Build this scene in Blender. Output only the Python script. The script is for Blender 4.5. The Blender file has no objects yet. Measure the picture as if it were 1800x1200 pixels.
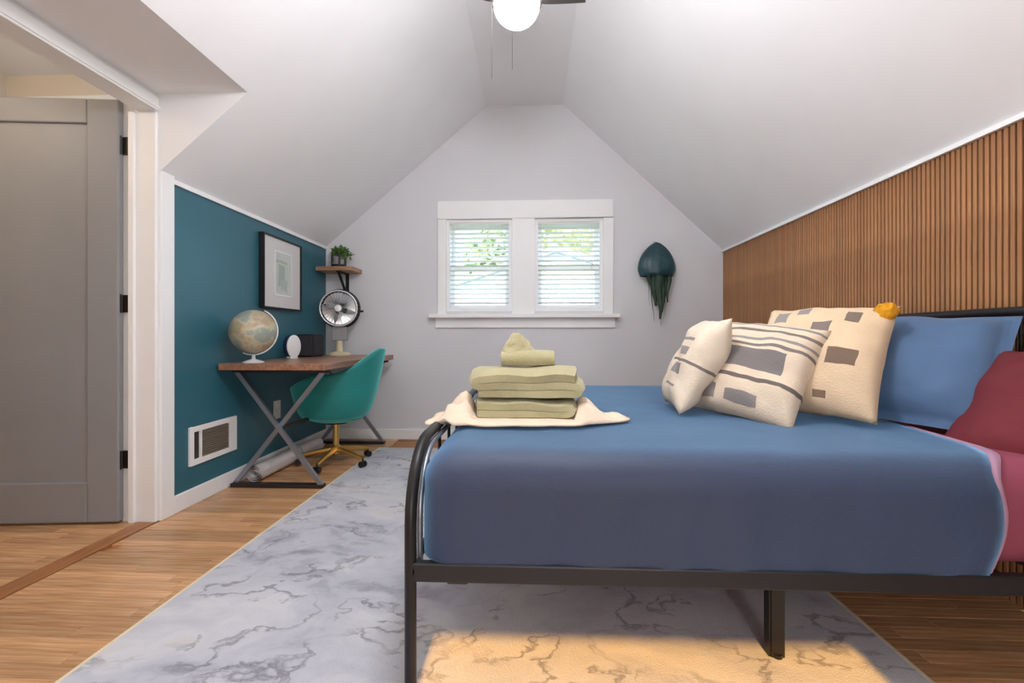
import bpy, bmesh, math, random
from mathutils import Vector, Matrix, noise
random.seed(7)
PI = math.pi
S = bpy.context.scene
COL = S.collection

# ------------------------------------------------------------------ camera
FPX = 800.0                      # focal length in pixels of the 1800 x 1200 frame
cam = bpy.data.cameras.new('camera')
cam.sensor_width = 36.0
cam.lens = 36.0 * FPX / 1800.0
cam.shift_y = -8.0 / 1800.0
cam.clip_start = 0.02
camo = bpy.data.objects.new('camera', cam)
COL.objects.link(camo)
camo.location = (0, 0, 0.96)
camo.rotation_euler = (PI / 2, 0, math.atan(35 / 800.0))
S.camera = camo

# ------------------------------------------------------------------ view, world, sun
S.view_settings.view_transform = 'Standard'
S.view_settings.look = 'None'
S.view_settings.gamma = 1.0
S.view_settings.use_curve_mapping = False
S.view_settings.exposure = 0.97

GLOBE_L = 24.0                   # radiance of the frosted lamp globe over the bed
NEAR_FILL_L = 33.0                    # the same of an unseen fill lamp added over the near half
HALL_FILL_L = 12.0                     # small unseen lamp added to light the hall behind the door
SKY_L = 2.5
SUN_W = 4.6
LOW_FILL_L = 44.0                   # low fill lamp added behind the viewer

w = bpy.data.worlds.new('sky'); S.world = w; w.use_nodes = True
nt = w.node_tree; nt.nodes.clear()
o_ = nt.nodes.new('ShaderNodeOutputWorld'); b_ = nt.nodes.new('ShaderNodeBackground')
b_.inputs[0].default_value = (0.56, 0.77, 1.0, 1); b_.inputs[1].default_value = SKY_L
nt.links.new(b_.outputs[0], o_.inputs[0])

sun = bpy.data.lights.new('sun', 'SUN'); sun.energy = SUN_W; sun.angle = math.radians(0.6)
sun.color = (1.0, 0.50, 0.11)
suno = bpy.data.objects.new('sun', sun); COL.objects.link(suno)
suno.location = (0.3, -6, 5)
suno.rotation_euler = (math.atan2(1.0, 0.62), 0, 0)       # travels +Y and down, slope 0.62

def portal(name, x0, x1, z0, z1, y, face):
    l = bpy.data.lights.new(name, 'AREA'); l.shape = 'RECTANGLE'
    l.size = x1 - x0; l.size_y = z1 - z0; l.cycles.is_portal = True
    o = bpy.data.objects.new(name, l); COL.objects.link(o)
    o.location = ((x0 + x1) / 2, y, (z0 + z1) / 2)
    o.rotation_euler = (-PI / 2, 0, 0) if face < 0 else (PI / 2, 0, 0)
portal('daylight_portal', -0.80, 0.66, 1.2, 2.06, 4.42, -1)
portal('daylight_portal', -0.33, 1.0, 1.66, 2.06, -1.9, 1)

# ------------------------------------------------------------------ materials
def lin(r, g, b):
    f = lambda c: (c / 255 / 12.92) if c / 255 <= 0.04045 else ((c / 255 + 0.055) / 1.055) ** 2.4
    return (f(r), f(g), f(b), 1.0)
def N(nt, kind, **kw):
    n = nt.nodes.new(kind)
    for k, v in kw.items(): setattr(n, k, v)
    return n
def mat(name, rgb, rough=0.6, metal=0.0, var=0.0, vscale=8.0, bump=0.0, bscale=120.0, stretch=None, rgb2=None, sheen=0.0, rand=0.0, coat=0.0, spec=None):
    m = bpy.data.materials.new(name); m.use_nodes = True
    nt = m.node_tree; p = nt.nodes['Principled BSDF']
    p.inputs['Roughness'].default_value = rough; p.inputs['Metallic'].default_value = metal
    if sheen: p.inputs['Sheen Weight'].default_value = sheen
    if coat: p.inputs['Coat Weight'].default_value = coat; p.inputs['Coat Roughness'].default_value = 0.15
    if spec is not None: p.inputs['Specular IOR Level'].default_value = spec
    c = lin(*rgb); p.inputs['Base Color'].default_value = c
    tc = N(nt, 'ShaderNodeTexCoord'); mp = N(nt, 'ShaderNodeMapping')
    nt.links.new(tc.outputs['Object'], mp.inputs[0])
    if stretch: mp.inputs['Scale'].default_value = stretch
    last = None
    if var or rgb2:
        t = N(nt, 'ShaderNodeTexNoise'); t.inputs['Scale'].default_value = vscale; t.inputs['Detail'].default_value = 5
        nt.links.new(mp.outputs[0], t.inputs['Vector'])
        cr = N(nt, 'ShaderNodeValToRGB')
        cr.color_ramp.elements[0].position = 0.32; cr.color_ramp.elements[1].position = 0.68
        if rgb2: c0, c1 = c, lin(*rgb2)
        else:
            c0 = tuple(x * (1 - var) for x in c[:3]) + (1,); c1 = tuple(min(1, x * (1 + var)) for x in c[:3]) + (1,)
        cr.color_ramp.elements[0].color = c0; cr.color_ramp.elements[1].color = c1
        nt.links.new(t.outputs['Fac'], cr.inputs[0]); last = cr.outputs[0]
    if rand:
        oi = N(nt, 'ShaderNodeObjectInfo'); hs = N(nt, 'ShaderNodeHueSaturation')
        if last: nt.links.new(last, hs.inputs['Color'])
        else: hs.inputs['Color'].default_value = c
        mr = N(nt, 'ShaderNodeMapRange'); mr.inputs[3].default_value = 1 - rand; mr.inputs[4].default_value = 1 + rand
        nt.links.new(oi.outputs['Random'], mr.inputs[0]); nt.links.new(mr.outputs[0], hs.inputs['Value']); last = hs.outputs[0]
    if last: nt.links.new(last, p.inputs['Base Color'])
    if bump:
        t2 = N(nt, 'ShaderNodeTexNoise'); t2.inputs['Scale'].default_value = bscale; t2.inputs['Detail'].default_value = 3
        nt.links.new(mp.outputs[0], t2.inputs['Vector'])
        bp = N(nt, 'ShaderNodeBump'); bp.inputs['Strength'].default_value = bump; bp.inputs['Distance'].default_value = 0.01
        nt.links.new(t2.outputs['Fac'], bp.inputs['Height']); nt.links.new(bp.outputs[0], p.inputs['Normal'])
    return m
def emis(name, rgb, strength):
    m = bpy.data.materials.new(name); m.use_nodes = True
    p = m.node_tree.nodes['Principled BSDF']
    p.inputs['Base Color'].default_value = (0.9, 0.9, 0.9, 1)
    p.inputs['Emission Color'].default_value = lin(*rgb); p.inputs['Emission Strength'].default_value = strength
    return m

M = {}
M['ceiling'] = mat('ceiling_paint', (245, 246, 247), 0.9, var=0.012, vscale=3, bump=0.03, bscale=220)
M['wall'] = mat('wall_paint', (222, 222, 224), 0.9, var=0.012, vscale=3, bump=0.03, bscale=220)
M['teal'] = mat('teal_paint', (50, 104, 120), 0.36, var=0.05, vscale=2.2, bump=0.04, bscale=160)
M['beige'] = mat('beige_paint', (226, 214, 198), 0.9, var=0.02, vscale=3)
M['trim'] = mat('white_trim', (246, 246, 245), 0.45, var=0.012, vscale=5)
M['felt'] = mat('dark_felt', (34, 22, 15), 0.95)
M['slat'] = mat('walnut_slat', (150, 102, 64), 0.5, rgb2=(186, 134, 88), vscale=5, stretch=(9, 9, 0.8), rand=0.10, bump=0.05)
M['plank'] = mat('oak_plank', (182, 132, 88), 0.26, rgb2=(218, 174, 130), vscale=5, stretch=(0.9, 16, 9), rand=0.20, bump=0.03, bscale=40)
M['subfloor'] = mat('oak_far', (150, 98, 56), 0.5, rgb2=(196, 142, 92), vscale=4, stretch=(0.8, 14, 9))
M['threshold'] = mat('threshold_oak', (150, 96, 56), 0.4, rgb2=(178, 122, 78), vscale=5, stretch=(16, 0.9, 9))
M['door'] = mat('grey_door', (146, 146, 148), 0.45, var=0.03, vscale=3, bump=0.03)
M['bronze'] = mat('dark_bronze', (62, 56, 54), 0.4, 0.8)
M['blackmetal'] = mat('black_metal', (34, 32, 33), 0.38, 0.3)
M['gunmetal'] = mat('brushed_steel', (150, 156, 166), 0.38, 0.85)
M['darkmetal'] = mat('dark_steel', (58, 56, 58), 0.45, 0.6)
M['brass'] = mat('brass', (214, 172, 96), 0.3, 0.9)
M['chrome'] = mat('chrome', (222, 222, 222), 0.36, 0.9)
M['blanket'] = mat('blue_cotton', (48, 55, 80), 0.6, var=0.05, vscale=4, bump=0.10, bscale=60, sheen=1.0)
M['blanket'].node_tree.nodes['Principled BSDF'].inputs['Sheen Roughness'].default_value = 0.5
M['blanket'].node_tree.nodes['Principled BSDF'].inputs['Sheen Tint'].default_value = lin(150, 205, 255)
M['sheet'] = mat('burgundy_cotton', (150, 72, 92), 0.8, var=0.06, vscale=5, bump=0.12, bscale=40)
M['lilac'] = mat('lilac_cotton', (180, 142, 166), 0.8, var=0.05, vscale=7)
M['bluepillow'] = mat('blue_pillowcase', (76, 106, 142), 0.75, var=0.06, vscale=5, bump=0.12, bscale=30, sheen=0.2)
M['burgundypillow'] = mat('burgundy_pillowcase', (112, 34, 44), 0.8, var=0.08, vscale=5, bump=0.12, bscale=30)
M['towel'] = mat('sage_terry', (178, 170, 130), 0.95, var=0.07, vscale=14, bump=0.5, bscale=300, sheen=0.3)
M['cloth'] = mat('cream_cloth', (230, 208, 184), 0.9, var=0.05, vscale=9, bump=0.25, bscale=140)
M['velvet'] = mat('teal_velvet', (18, 122, 118), 0.6, var=0.16, vscale=4, sheen=0.9)
M['velvet'].node_tree.nodes['Principled BSDF'].inputs['Sheen Tint'].default_value = lin(120, 230, 225)
M['deskwood'] = mat('desk_wood', (132, 92, 72), 0.35, rgb2=(172, 128, 102), vscale=4, stretch=(12, 1, 12), bump=0.02)
M['shelfwood'] = mat('shelf_wood', (150, 112, 84), 0.5, rgb2=(192, 156, 122), vscale=4, stretch=(1, 12, 12))
M['black'] = mat('black_plastic', (22, 22, 24), 0.5)
M['navy'] = mat('navy_plastic', (26, 34, 78), 0.4)
M['white'] = mat('white_plastic', (232, 232, 232), 0.35)
M['rollwhite'] = mat('white_foam', (228, 222, 222), 0.7, var=0.05, vscale=10)
M['cream'] = mat('cream_plastic', (214, 204, 170), 0.5)
M['greyplastic'] = mat('grey_plastic', (150, 148, 148), 0.5)
M['charcoal'] = mat('charcoal_cloth', (44, 44, 50), 0.8, var=0.1, vscale=30)
M['leaf'] = mat('leaf_green', (50, 84, 36), 0.55, rgb2=(104, 136, 70), vscale=20)
M['vent'] = mat('vent_brown', (128, 118, 104), 0.6)
M['ventdark'] = mat('vent_shaft', (60, 55, 50), 0.8)
M['jelly'] = mat('dark_teal_glaze', (24, 52, 62), 0.35, rgb2=(44, 84, 92), vscale=14, bump=0.2, bscale=60)
M['tendril'] = mat('tendril_green', (22, 52, 40), 0.6, rgb2=(62, 84, 66), vscale=20)
M['blind'] = mat('blind_white', (240, 240, 236), 0.5)
M['yellow'] = mat('mustard_wool', (226, 160, 26), 0.9, var=0.2, vscale=40, bump=0.5, bscale=200)
M['lampglobe'] = emis('lamp_globe', (252, 251, 255), GLOBE_L)
M['nearfillglobe'] = emis('near_fill_globe', (250, 250, 255), NEAR_FILL_L)
M['hallfillglobe'] = emis('hall_fill_globe', (255, 238, 216), HALL_FILL_L)
M['lowfillglobe'] = emis('low_fill_globe', (255, 250, 244), LOW_FILL_L)
M['siding'] = mat('white_siding', (232, 234, 240), 0.7)
M['rooftile'] = mat('pale_roof', (188, 186, 192), 0.8, var=0.06, vscale=5)
M['treeleaf'] = mat('yellow_green_leaf', (206, 210, 140), 0.6, rgb2=(236, 236, 186), vscale=3)
M['treeleaf2'] = mat('soft_green_leaf', (160, 188, 136), 0.6, rgb2=(206, 222, 180), vscale=3)
M['bark'] = mat('bark', (104, 88, 72), 0.9)
M['lawn'] = mat('lawn', (120, 140, 84), 0.9, var=0.1, vscale=1)

# glass
g = bpy.data.materials.new('window_glass'); g.use_nodes = True
gn = g.node_tree; gn.nodes.clear()
go = N(gn, 'ShaderNodeOutputMaterial'); gm = N(gn, 'ShaderNodeMixShader'); gt = N(gn, 'ShaderNodeBsdfTransparent'); gg = N(gn, 'ShaderNodeBsdfGlossy')
gt.inputs[0].default_value = (0.97, 0.98, 0.98, 1); gg.inputs['Roughness'].default_value = 0.02; gm.inputs[0].default_value = 0.05
gn.links.new(gt.outputs[0], gm.inputs[1]); gn.links.new(gg.outputs[0], gm.inputs[2]); gn.links.new(gm.outputs[0], go.inputs[0])
M['glass'] = g

def math_node(nt, op, a, b=None):
    n = N(nt, 'ShaderNodeMath', operation=op)
    for i, v in enumerate((a, b)):
        if v is None: continue
        if hasattr(v, 'links'): nt.links.new(v, n.inputs[i])
        else: n.inputs[i].default_value = v
    return n.outputs[0]
def printed(name, base, prints, rough=0.9, wob=0.0, bump=0.35, bscale=160, axes=('X', 'Z')):
    """cloth or paper with flat rectangles printed on it; prints = [(u0,u1,v0,v1,rgb)] in metres of the object's own axes"""
    m = mat(name, base, rough, var=0.05, vscale=12, bump=bump, bscale=bscale)
    nt = m.node_tree; p = nt.nodes['Principled BSDF']
    tc = N(nt, 'ShaderNodeTexCoord'); sp = N(nt, 'ShaderNodeSeparateXYZ')
    vec = tc.outputs['Object']
    if wob:
        tn = N(nt, 'ShaderNodeTexNoise'); tn.inputs['Scale'].default_value = 14
        nt.links.new(vec, tn.inputs['Vector'])
        vm = N(nt, 'ShaderNodeVectorMath', operation='MULTIPLY_ADD')
        vm.inputs[1].default_value = (wob,) * 3
        nt.links.new(tn.outputs['Color'], vm.inputs[0]); nt.links.new(vec, vm.inputs[2]); vec = vm.outputs[0]
    nt.links.new(vec, sp.inputs[0])
    u, v = sp.outputs[axes[0]], sp.outputs[axes[1]]
    col = p.inputs['Base Color'].links[0].from_socket
    for (u0, u1, v0, v1, rgb) in prints:
        a = math_node(nt, 'LESS_THAN', math_node(nt, 'ABSOLUTE', math_node(nt, 'SUBTRACT', u, (u0 + u1) / 2)), (u1 - u0) / 2)
        b = math_node(nt, 'LESS_THAN', math_node(nt, 'ABSOLUTE', math_node(nt, 'SUBTRACT', v, (v0 + v1) / 2)), (v1 - v0) / 2)
        mx = N(nt, 'ShaderNodeMixRGB'); nt.links.new(math_node(nt, 'MULTIPLY', a, b), mx.inputs[0])
        nt.links.new(col, mx.inputs[1]); mx.inputs[2].default_value = lin(*rgb); col = mx.outputs[0]
    nt.links.new(col, p.inputs['Base Color'])
    return m

def rug_material():
    m = bpy.data.materials.new('marbled_rug'); m.use_nodes = True
    nt = m.node_tree; p = nt.nodes['Principled BSDF']; p.inputs['Roughness'].default_value = 0.95
    tc = N(nt, 'ShaderNodeTexCoord')
    mp = N(nt, 'ShaderNodeMapping'); mp.inputs['Scale'].default_value = (1.0, 1.5, 1); nt.links.new(tc.outputs['Object'], mp.inputs[0])
    warp = N(nt, 'ShaderNodeTexNoise'); warp.inputs['Scale'].default_value = 2.2; warp.inputs['Detail'].default_value = 5
    nt.links.new(mp.outputs[0], warp.inputs['Vector'])
    vm = N(nt, 'ShaderNodeVectorMath', operation='MULTIPLY_ADD'); vm.inputs[1].default_value = (0.9, 0.9, 0.9)
    nt.links.new(warp.outputs['Color'], vm.inputs[0]); nt.links.new(mp.outputs[0], vm.inputs[2])
    base = N(nt, 'ShaderNodeTexNoise'); base.inputs['Scale'].default_value = 1.7; base.inputs['Detail'].default_value = 7; base.inputs['Roughness'].default_value = 0.6
    nt.links.new(vm.outputs[0], base.inputs['Vector'])
    cr = N(nt, 'ShaderNodeValToRGB'); e = cr.color_ramp.elements
    e[0].position = 0.32; e[0].color = lin(138, 138, 150); e[1].position = 0.60; e[1].color = lin(206, 207, 211)
    x = e.new(0.44); x.color = lin(186, 188, 197)
    x = e.new(0.74); x.color = lin(200, 192, 184)
    nt.links.new(base.outputs['Fac'], cr.inputs[0])
    # thin dark veins: where a second warped noise crosses its middle value
    v1 = N(nt, 'ShaderNodeTexNoise'); v1.inputs['Scale'].default_value = 2.4; v1.inputs['Detail'].default_value = 6
    nt.links.new(vm.outputs[0], v1.inputs['Vector'])
    d = math_node(nt, 'ABSOLUTE', math_node(nt, 'SUBTRACT', v1.outputs['Fac'], 0.5))
    vr = N(nt, 'ShaderNodeMapRange'); vr.inputs[1].default_value = 0.0; vr.inputs[2].default_value = 0.022; vr.inputs[3].default_value = 1; vr.inputs[4].default_value = 0
    nt.links.new(d, vr.inputs[0])
    brk = N(nt, 'ShaderNodeTexNoise'); brk.inputs['Scale'].default_value = 3.1; nt.links.new(mp.outputs[0], brk.inputs['Vector'])
    br = N(nt, 'ShaderNodeMapRange'); br.inputs[1].default_value = 0.40; br.inputs[2].default_value = 0.56
    nt.links.new(brk.outputs['Fac'], br.inputs[0])
    fac = math_node(nt, 'MULTIPLY', vr.outputs[0], math_node(nt, 'MULTIPLY', br.outputs[0], 0.65))
    mx = N(nt, 'ShaderNodeMixRGB'); nt.links.new(fac, mx.inputs[0]); nt.links.new(cr.outputs[0], mx.inputs[1]); mx.inputs[2].default_value = lin(92, 88, 98)
    nt.links.new(mx.outputs[0], p.inputs['Base Color'])
    t2 = N(nt, 'ShaderNodeTexNoise'); t2.inputs['Scale'].default_value = 260; nt.links.new(tc.outputs['Object'], t2.inputs['Vector'])
    bp = N(nt, 'ShaderNodeBump'); bp.inputs['Strength'].default_value = 0.3; bp.inputs['Distance'].default_value = 0.01
    nt.links.new(t2.outputs['Fac'], bp.inputs['Height']); nt.links.new(bp.outputs[0], p.inputs['Normal'])
    return m
M['rug'] = rug_material()
M['rugedge'] = mat('cream_binding', (222, 208, 180), 0.9, var=0.05, vscale=20)

# ------------------------------------------------------------------ mesh helpers
def box(bm, x0, x1, y0, y1, z0, z1):
    v = [bm.verts.new(p) for p in ((x0, y0, z0), (x1, y0, z0), (x1, y1, z0), (x0, y1, z0), (x0, y0, z1), (x1, y0, z1), (x1, y1, z1), (x0, y1, z1))]
    for f in ((0, 3, 2, 1), (4, 5, 6, 7), (0, 1, 5, 4), (1, 2, 6, 5), (2, 3, 7, 6), (3, 0, 4, 7)):
        bm.faces.new([v[i] for i in f])
    return v
def boxm(*a):
    bm = bmesh.new(); box(bm, *a); return bm
def prism(bm, pts, d):
    """polygon pts (3D list) pushed along vector d"""
    d = Vector(d); a = [bm.verts.new(p) for p in pts]; b = [bm.verts.new(Vector(p) + d) for p in pts]
    bm.faces.new(a); bm.faces.new(list(reversed(b)))
    n = len(pts)
    for i in range(n):
        bm.faces.new([a[i], b[i], b[(i + 1) % n], a[(i + 1) % n]])
def tube(bm, pts, r, seg=10, closed=False, caps=True):
    pts = [Vector(p) for p in pts]; n = len(pts); rings = []
    rr = r if isinstance(r, (list, tuple)) else [r] * n
    up = None
    for i, p in enumerate(pts):
        if closed: t = pts[(i + 1) % n] - pts[i - 1]
        else: t = pts[min(i + 1, n - 1)] - pts[max(i - 1, 0)]
        t.normalize()
        if up is None:
            up = Vector((0, 0, 1)) if abs(t.z) < 0.9 else Vector((1, 0, 0))
        s = t.cross(up); s.normalize(); up = s.cross(t); up.normalize()
        rings.append([bm.verts.new(p + (s * math.cos(2 * PI * k / seg) + up * math.sin(2 * PI * k / seg)) * rr[i]) for k in range(seg)])
    for i in range(n if closed else n - 1):
        a, b = rings[i], rings[(i + 1) % n]
        for k in range(seg):
            bm.faces.new([a[k], a[(k + 1) % seg], b[(k + 1) % seg], b[k]])
    if not closed and caps:
        bm.faces.new(list(reversed(rings[0]))); bm.faces.new(rings[-1])
def bar(bm, a, b, w, h):
    """rectangular bar from a to b"""
    a, b = Vector(a), Vector(b); t = (b - a).normalized()
    up = Vector((0, 0, 1)) if abs(t.z) < 0.95 else Vector((0, 1, 0))
    s = t.cross(up).normalized(); u = s.cross(t).normalized()
    v = []
    for p in (a, b):
        for i, j in ((-1, -1), (1, -1), (1, 1), (-1, 1)): v.append(bm.verts.new(p + s * i * w / 2 + u * j * h / 2))
    for f in ((3, 2, 1, 0), (4, 5, 6, 7), (0, 1, 5, 4), (1, 2, 6, 5), (2, 3, 7, 6), (3, 0, 4, 7)): bm.faces.new([v[i] for i in f])
def lathe(bm, prof, seg=24, c=(0, 0, 0), cap=True):
    rings = []
    for r, z in prof:
        if r < 1e-6: rings.append([bm.verts.new((c[0], c[1], c[2] + z))])
        else: rings.append([bm.verts.new((c[0] + r * math.cos(2 * PI * k / seg), c[1] + r * math.sin(2 * PI * k / seg), c[2] + z)) for k in range(seg)])
    for a, b in zip(rings, rings[1:]):
        for k in range(seg):
            q = [a[k % len(a)], a[(k + 1) % len(a)], b[(k + 1) % len(b)], b[k % len(b)]]
            q = list(dict.fromkeys(q))
            if len(q) > 2: bm.faces.new(q)
    if cap:
        for ring in (rings[0], rings[-1]):
            if len(ring) > 2: bm.faces.new(ring)
def grid(bm, fn, nu, nv, wrap=False):
    V = [[bm.verts.new(fn(i / nu, j / nv)) for j in range(nv + 1)] for i in range(nu if wrap else nu + 1)]
    for i in range(nu):
        for j in range(nv):
            a, b = V[i], V[(i + 1) % len(V)]
            bm.faces.new([a[j], b[j], b[j + 1], a[j + 1]])
    return V
def finish(name, bm, m, smooth=False, bevel=0.0, origin=None):
    bmesh.ops.remove_doubles(bm, verts=bm.verts, dist=1e-5)
    bmesh.ops.recalc_face_normals(bm, faces=bm.faces)
    if origin is not None: bmesh.ops.translate(bm, verts=bm.verts, vec=-Vector(origin))
    if bevel:
        ed = [e for e in bm.edges if len(e.link_faces) == 2 and e.calc_face_angle(0) > 0.6]
        bmesh.ops.bevel(bm, geom=ed, offset=bevel, segments=2, profile=0.5, affect='EDGES')
    me = bpy.data.meshes.new(name); bm.to_mesh(me); bm.free()
    if smooth:
        for p in me.polygons: p.use_smooth = True
        if smooth == 'auto': me.set_sharp_from_angle(angle=math.radians(38))
    me.materials.append(M[m] if isinstance(m, str) else m)
    o = bpy.data.objects.new(name, me); COL.objects.link(o)
    return o
def root_of(o):
    while o.parent: o = o.parent
    return o
def part(name, bm, m, parent, smooth=False, bevel=0.0, local=False, label=None, kind=None):
    """mesh child; authored in world coordinates unless local"""
    o = finish(name, bm, m, smooth, bevel, None if local else root_of(parent).location)
    o.parent = parent
    if label: o['label'] = label
    if kind: o['kind'] = kind
    return o
def empty(name, loc, label=None, cat=None, group=None, kind=None, rot=None):
    o = bpy.data.objects.new(name, None); COL.objects.link(o); o.location = loc; o.empty_display_size = 0.1
    if rot is not None: o.rotation_euler = rot
    return tag(o, label, cat, group, kind)
def tag(o, label=None, cat=None, group=None, kind=None):
    for k, v in (('label', label), ('category', cat), ('group', group), ('kind', kind)):
        if v: o[k] = v
    return o
def single(name, bm, m, label=None, cat=None, group=None, kind=None, smooth=False, bevel=0.0):
    """a thing of one mesh, origin at its base"""
    xs = [v.co for v in bm.verts]
    c = Vector(((min(v.x for v in xs) + max(v.x for v in xs)) / 2, (min(v.y for v in xs) + max(v.y for v in xs)) / 2, min(v.z for v in xs)))
    o = finish(name, bm, m, smooth, bevel, c); o.location = c
    return tag(o, label, cat, group, kind)
def struct(name, bm, m, label, cat, smooth=False, bevel=0.0):
    o = finish(name, bm, m, smooth, bevel)
    return tag(o, label, cat, None, 'structure')
def nz(x, y, z, s=1.0): return noise.noise(Vector((x * s, y * s, z * s)))

# ------------------------------------------------------------------ the room
XL, XR, YF, YB = -1.95, 1.755, 4.23, -1.7
ZL, ZR, ZC = 1.81, 1.735, 3.11
CL, CR = -0.425, 0.29                       # the flat strip of the ceiling
DY0, DY1 = 1.15, 2.29                       # doorway in the left wall
TH = 0.17
def top(x):
    if x < CL: return ZL + (x - XL) / (CL - XL) * (ZC - ZL)
    if x > CR: return ZC + (x - CR) / (XR - CR) * (ZR - ZC)
    return ZC

# floor: a slab, a threshold board and separate strips of oak where they can be told apart
floor = struct('floor', boxm(-3.4, XR, YB - 0.1, YF + 0.1, -0.12, -0.012), 'subfloor', 'warm oak strip floor running beneath the rug and the bed', 'floor')
PW = 0.057
def planks(x0, x1, y0, y1, seed, lmin=0.5, lmax=1.3):
    rnd = random.Random(seed); y = y0; shared = {}
    while y < y1 - 1e-4:
        x = x0 - rnd.uniform(0, lmax * 0.8)
        while x < x1:
            L = round(rnd.uniform(lmin, lmax), 1); a, b = max(x, x0), min(x + L, x1); x += L
            if b - a < 0.06: continue
            key = round(b - a, 3)
            if key not in shared:
                bm = boxm(-key / 2 + 0.0006, key / 2 - 0.0006, -PW / 2 + 0.0007, PW / 2 - 0.0007, -0.012, 0.0)
                o = finish('plank', bm, 'plank', False, 0.0012); shared[key] = o.data
            else:
                o = bpy.data.objects.new('plank', shared[key]); COL.objects.link(o)
            o.location = ((a + b) / 2, y + PW / 2, rnd.uniform(-0.0004, 0.0004)); o.parent = floor
        y += PW
planks(-1.94, -1.24, 1.05, 4.2, 3)
planks(1.06, XR, 1.05, 2.45, 5, 0.4, 1.0)
planks(-3.3, -2.04, 1.45, 2.70, 9, 0.6, 1.3)
part('threshold_board', boxm(-2.035, -1.945, 0.9, DY1 - 0.02, -0.012, 0.004), 'threshold', floor, bevel=0.002)

# far gable wall with two window openings
W1, W2, WZ0, WZ1 = (-0.80, -0.185), (0.027, 0.656), 1.20, 2.058
bm = bmesh.new()
br = sorted([XL - 0.15, -0.80, CL, -0.185, 0.027, CR, 0.656, XR + 0.15])
for a, b in zip(br, br[1:]):
    win = (a >= W1[0] - 1e-6 and b <= W1[1] + 1e-6) or (a >= W2[0] - 1e-6 and b <= W2[1] + 1e-6)
    ta, tb = top(a) + 0.04, top(b) + 0.04
    for z0, z1 in (((0, 0), (WZ0, WZ0)), ((WZ1, WZ1), (ta, tb))) if win else (((-0.1, -0.1), (ta, tb)),):
        prism(bm, [(a, YF, z0[0]), (b, YF, z0[1]), (b, YF, z1[1]), (a, YF, z1[0])], (0, TH, 0))
struct('wall_far', bm, 'wall', 'light grey gable end wall around the two blind-covered windows', 'wall')

# left knee wall (teal face) with the doorway in it
bm = boxm(XL - 0.03, XL, DY1, YF + 0.1, 0, ZL + 0.02)
wl = struct('wall_left', bm, 'teal', 'dark teal painted low wall beside the desk', 'wall')
struct('trim_9', boxm(XL, XL + 0.014, DY1 + 0.09, YF, ZL - 0.022, ZL + 0.004), 'trim', 'thin white strip along the top of the teal wall', 'trim')
bm = bmesh.new(); box(bm, XL - 0.18, XL - 0.005, DY1, DY1 + 0.12, 0, 2.60)
struct('wall_doorway', bm, 'trim', 'white end of the wall at the doorway jamb', 'wall')
bm = bmesh.new(); box(bm, XL - 0.10, XL, 0.9, DY1, 2.135, 2.60); box(bm, XL - 0.10, XL, YB, DY0, 0, 2.60)
struct('wall_near', bm, 'ceiling', 'white wall above and beside the open doorway', 'wall')
struct('wall_back', (lambda b: (box(b, -3.4, -0.33, YB - TH, YB, -0.1, 3.3), box(b, 1.0, XR + 0.15, YB - TH, YB, -0.1, 3.3), box(b, -0.33, 1.0, YB - TH, YB, -0.1, 1.66), box(b, -0.33, 1.0, YB - TH, YB, 2.06, 3.3), b)[-1])(bmesh.new()), 'wall', 'light grey gable wall behind the viewer with one added window', 'wall')

# right knee wall: dark felt backing with walnut slats
wr = struct('wall_right', boxm(XR, XR + 0.12, YB, YF + 0.1, 0, ZR + 0.02), 'felt', 'dark backing of the vertical walnut slat wall behind the bed', 'wall')
PITCH = 0.0235
bm = boxm(-0.016, 0.0, -0.0075, 0.0075, 0.0, ZR - 0.002); s0 = finish('slat', bm, 'slat', False, 0.0015)
n = int((YF - 0.95) / PITCH)
for i in range(n):
    o = s0 if i == 0 else bpy.data.objects.new('slat', s0.data)
    if i: COL.objects.link(o)
    o.location = (XR, YF - 0.012 - i * PITCH, 0.0); o.parent = wr
tag(finish('trim_1', boxm(XR - 0.03, XR, YB, YF, ZR - 0.004, ZR + 0.016), 'trim'), 'thin white strip along the top of the slat wall', 'trim', None, 'structure')

# ceilings
ZS = 2.222
NX = XL + (ZS - ZL) / (ZC - ZL) * (CL - XL)          # where the dormer soffit meets the slope
NY0 = 1.25
bm = bmesh.new()
def slope_quad(bm, x0, x1, y0, y1):
    prism(bm, [(x0, y0, top(x0)), (x1, y0, top(x1)), (x1, y1, top(x1)), (x0, y1, top(x0))], (-0.05, 0, 0.06))
slope_quad(bm, NX, CL, YB, YF); slope_quad(bm, XL, NX, DY1, YF); slope_quad(bm, XL, NX, YB, NY0)
struct('ceiling_left', bm, 'ceiling', 'white sloped ceiling above the desk, notched for the doorway', 'ceiling')
bm = bmesh.new()
for y, d in ((DY1 - 0.004, 0.0035), (NY0 + 0.004, -0.0035)):
    prism(bm, [(XL, y, ZL), (NX, y, ZS), (XL, y, ZS)], (0, d, 0))
box(bm, XL - 0.10, NX, NY0, DY1, ZS, ZS + 0.045)
struct('ceiling_dormer', bm, 'ceiling', 'grey-white flat soffit over the doorway, cut into the sloped ceiling', 'ceiling')
bm = bmesh.new(); prism(bm, [(CR, YB, ZC), (XR + 0.1, YB, top(XR + 0.1)), (XR + 0.1, YF, top(XR + 0.1)), (CR, YF, ZC)], (0.05, 0, 0.06))
struct('ceiling_right', bm, 'ceiling', 'white sloped ceiling above the bed and slat wall', 'ceiling')
struct('ceiling', boxm(CL - 0.06, CR + 0.06, YB, YF, ZC, ZC + 0.07), 'ceiling', 'narrow flat white ceiling strip holding the lamp', 'ceiling')

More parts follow.
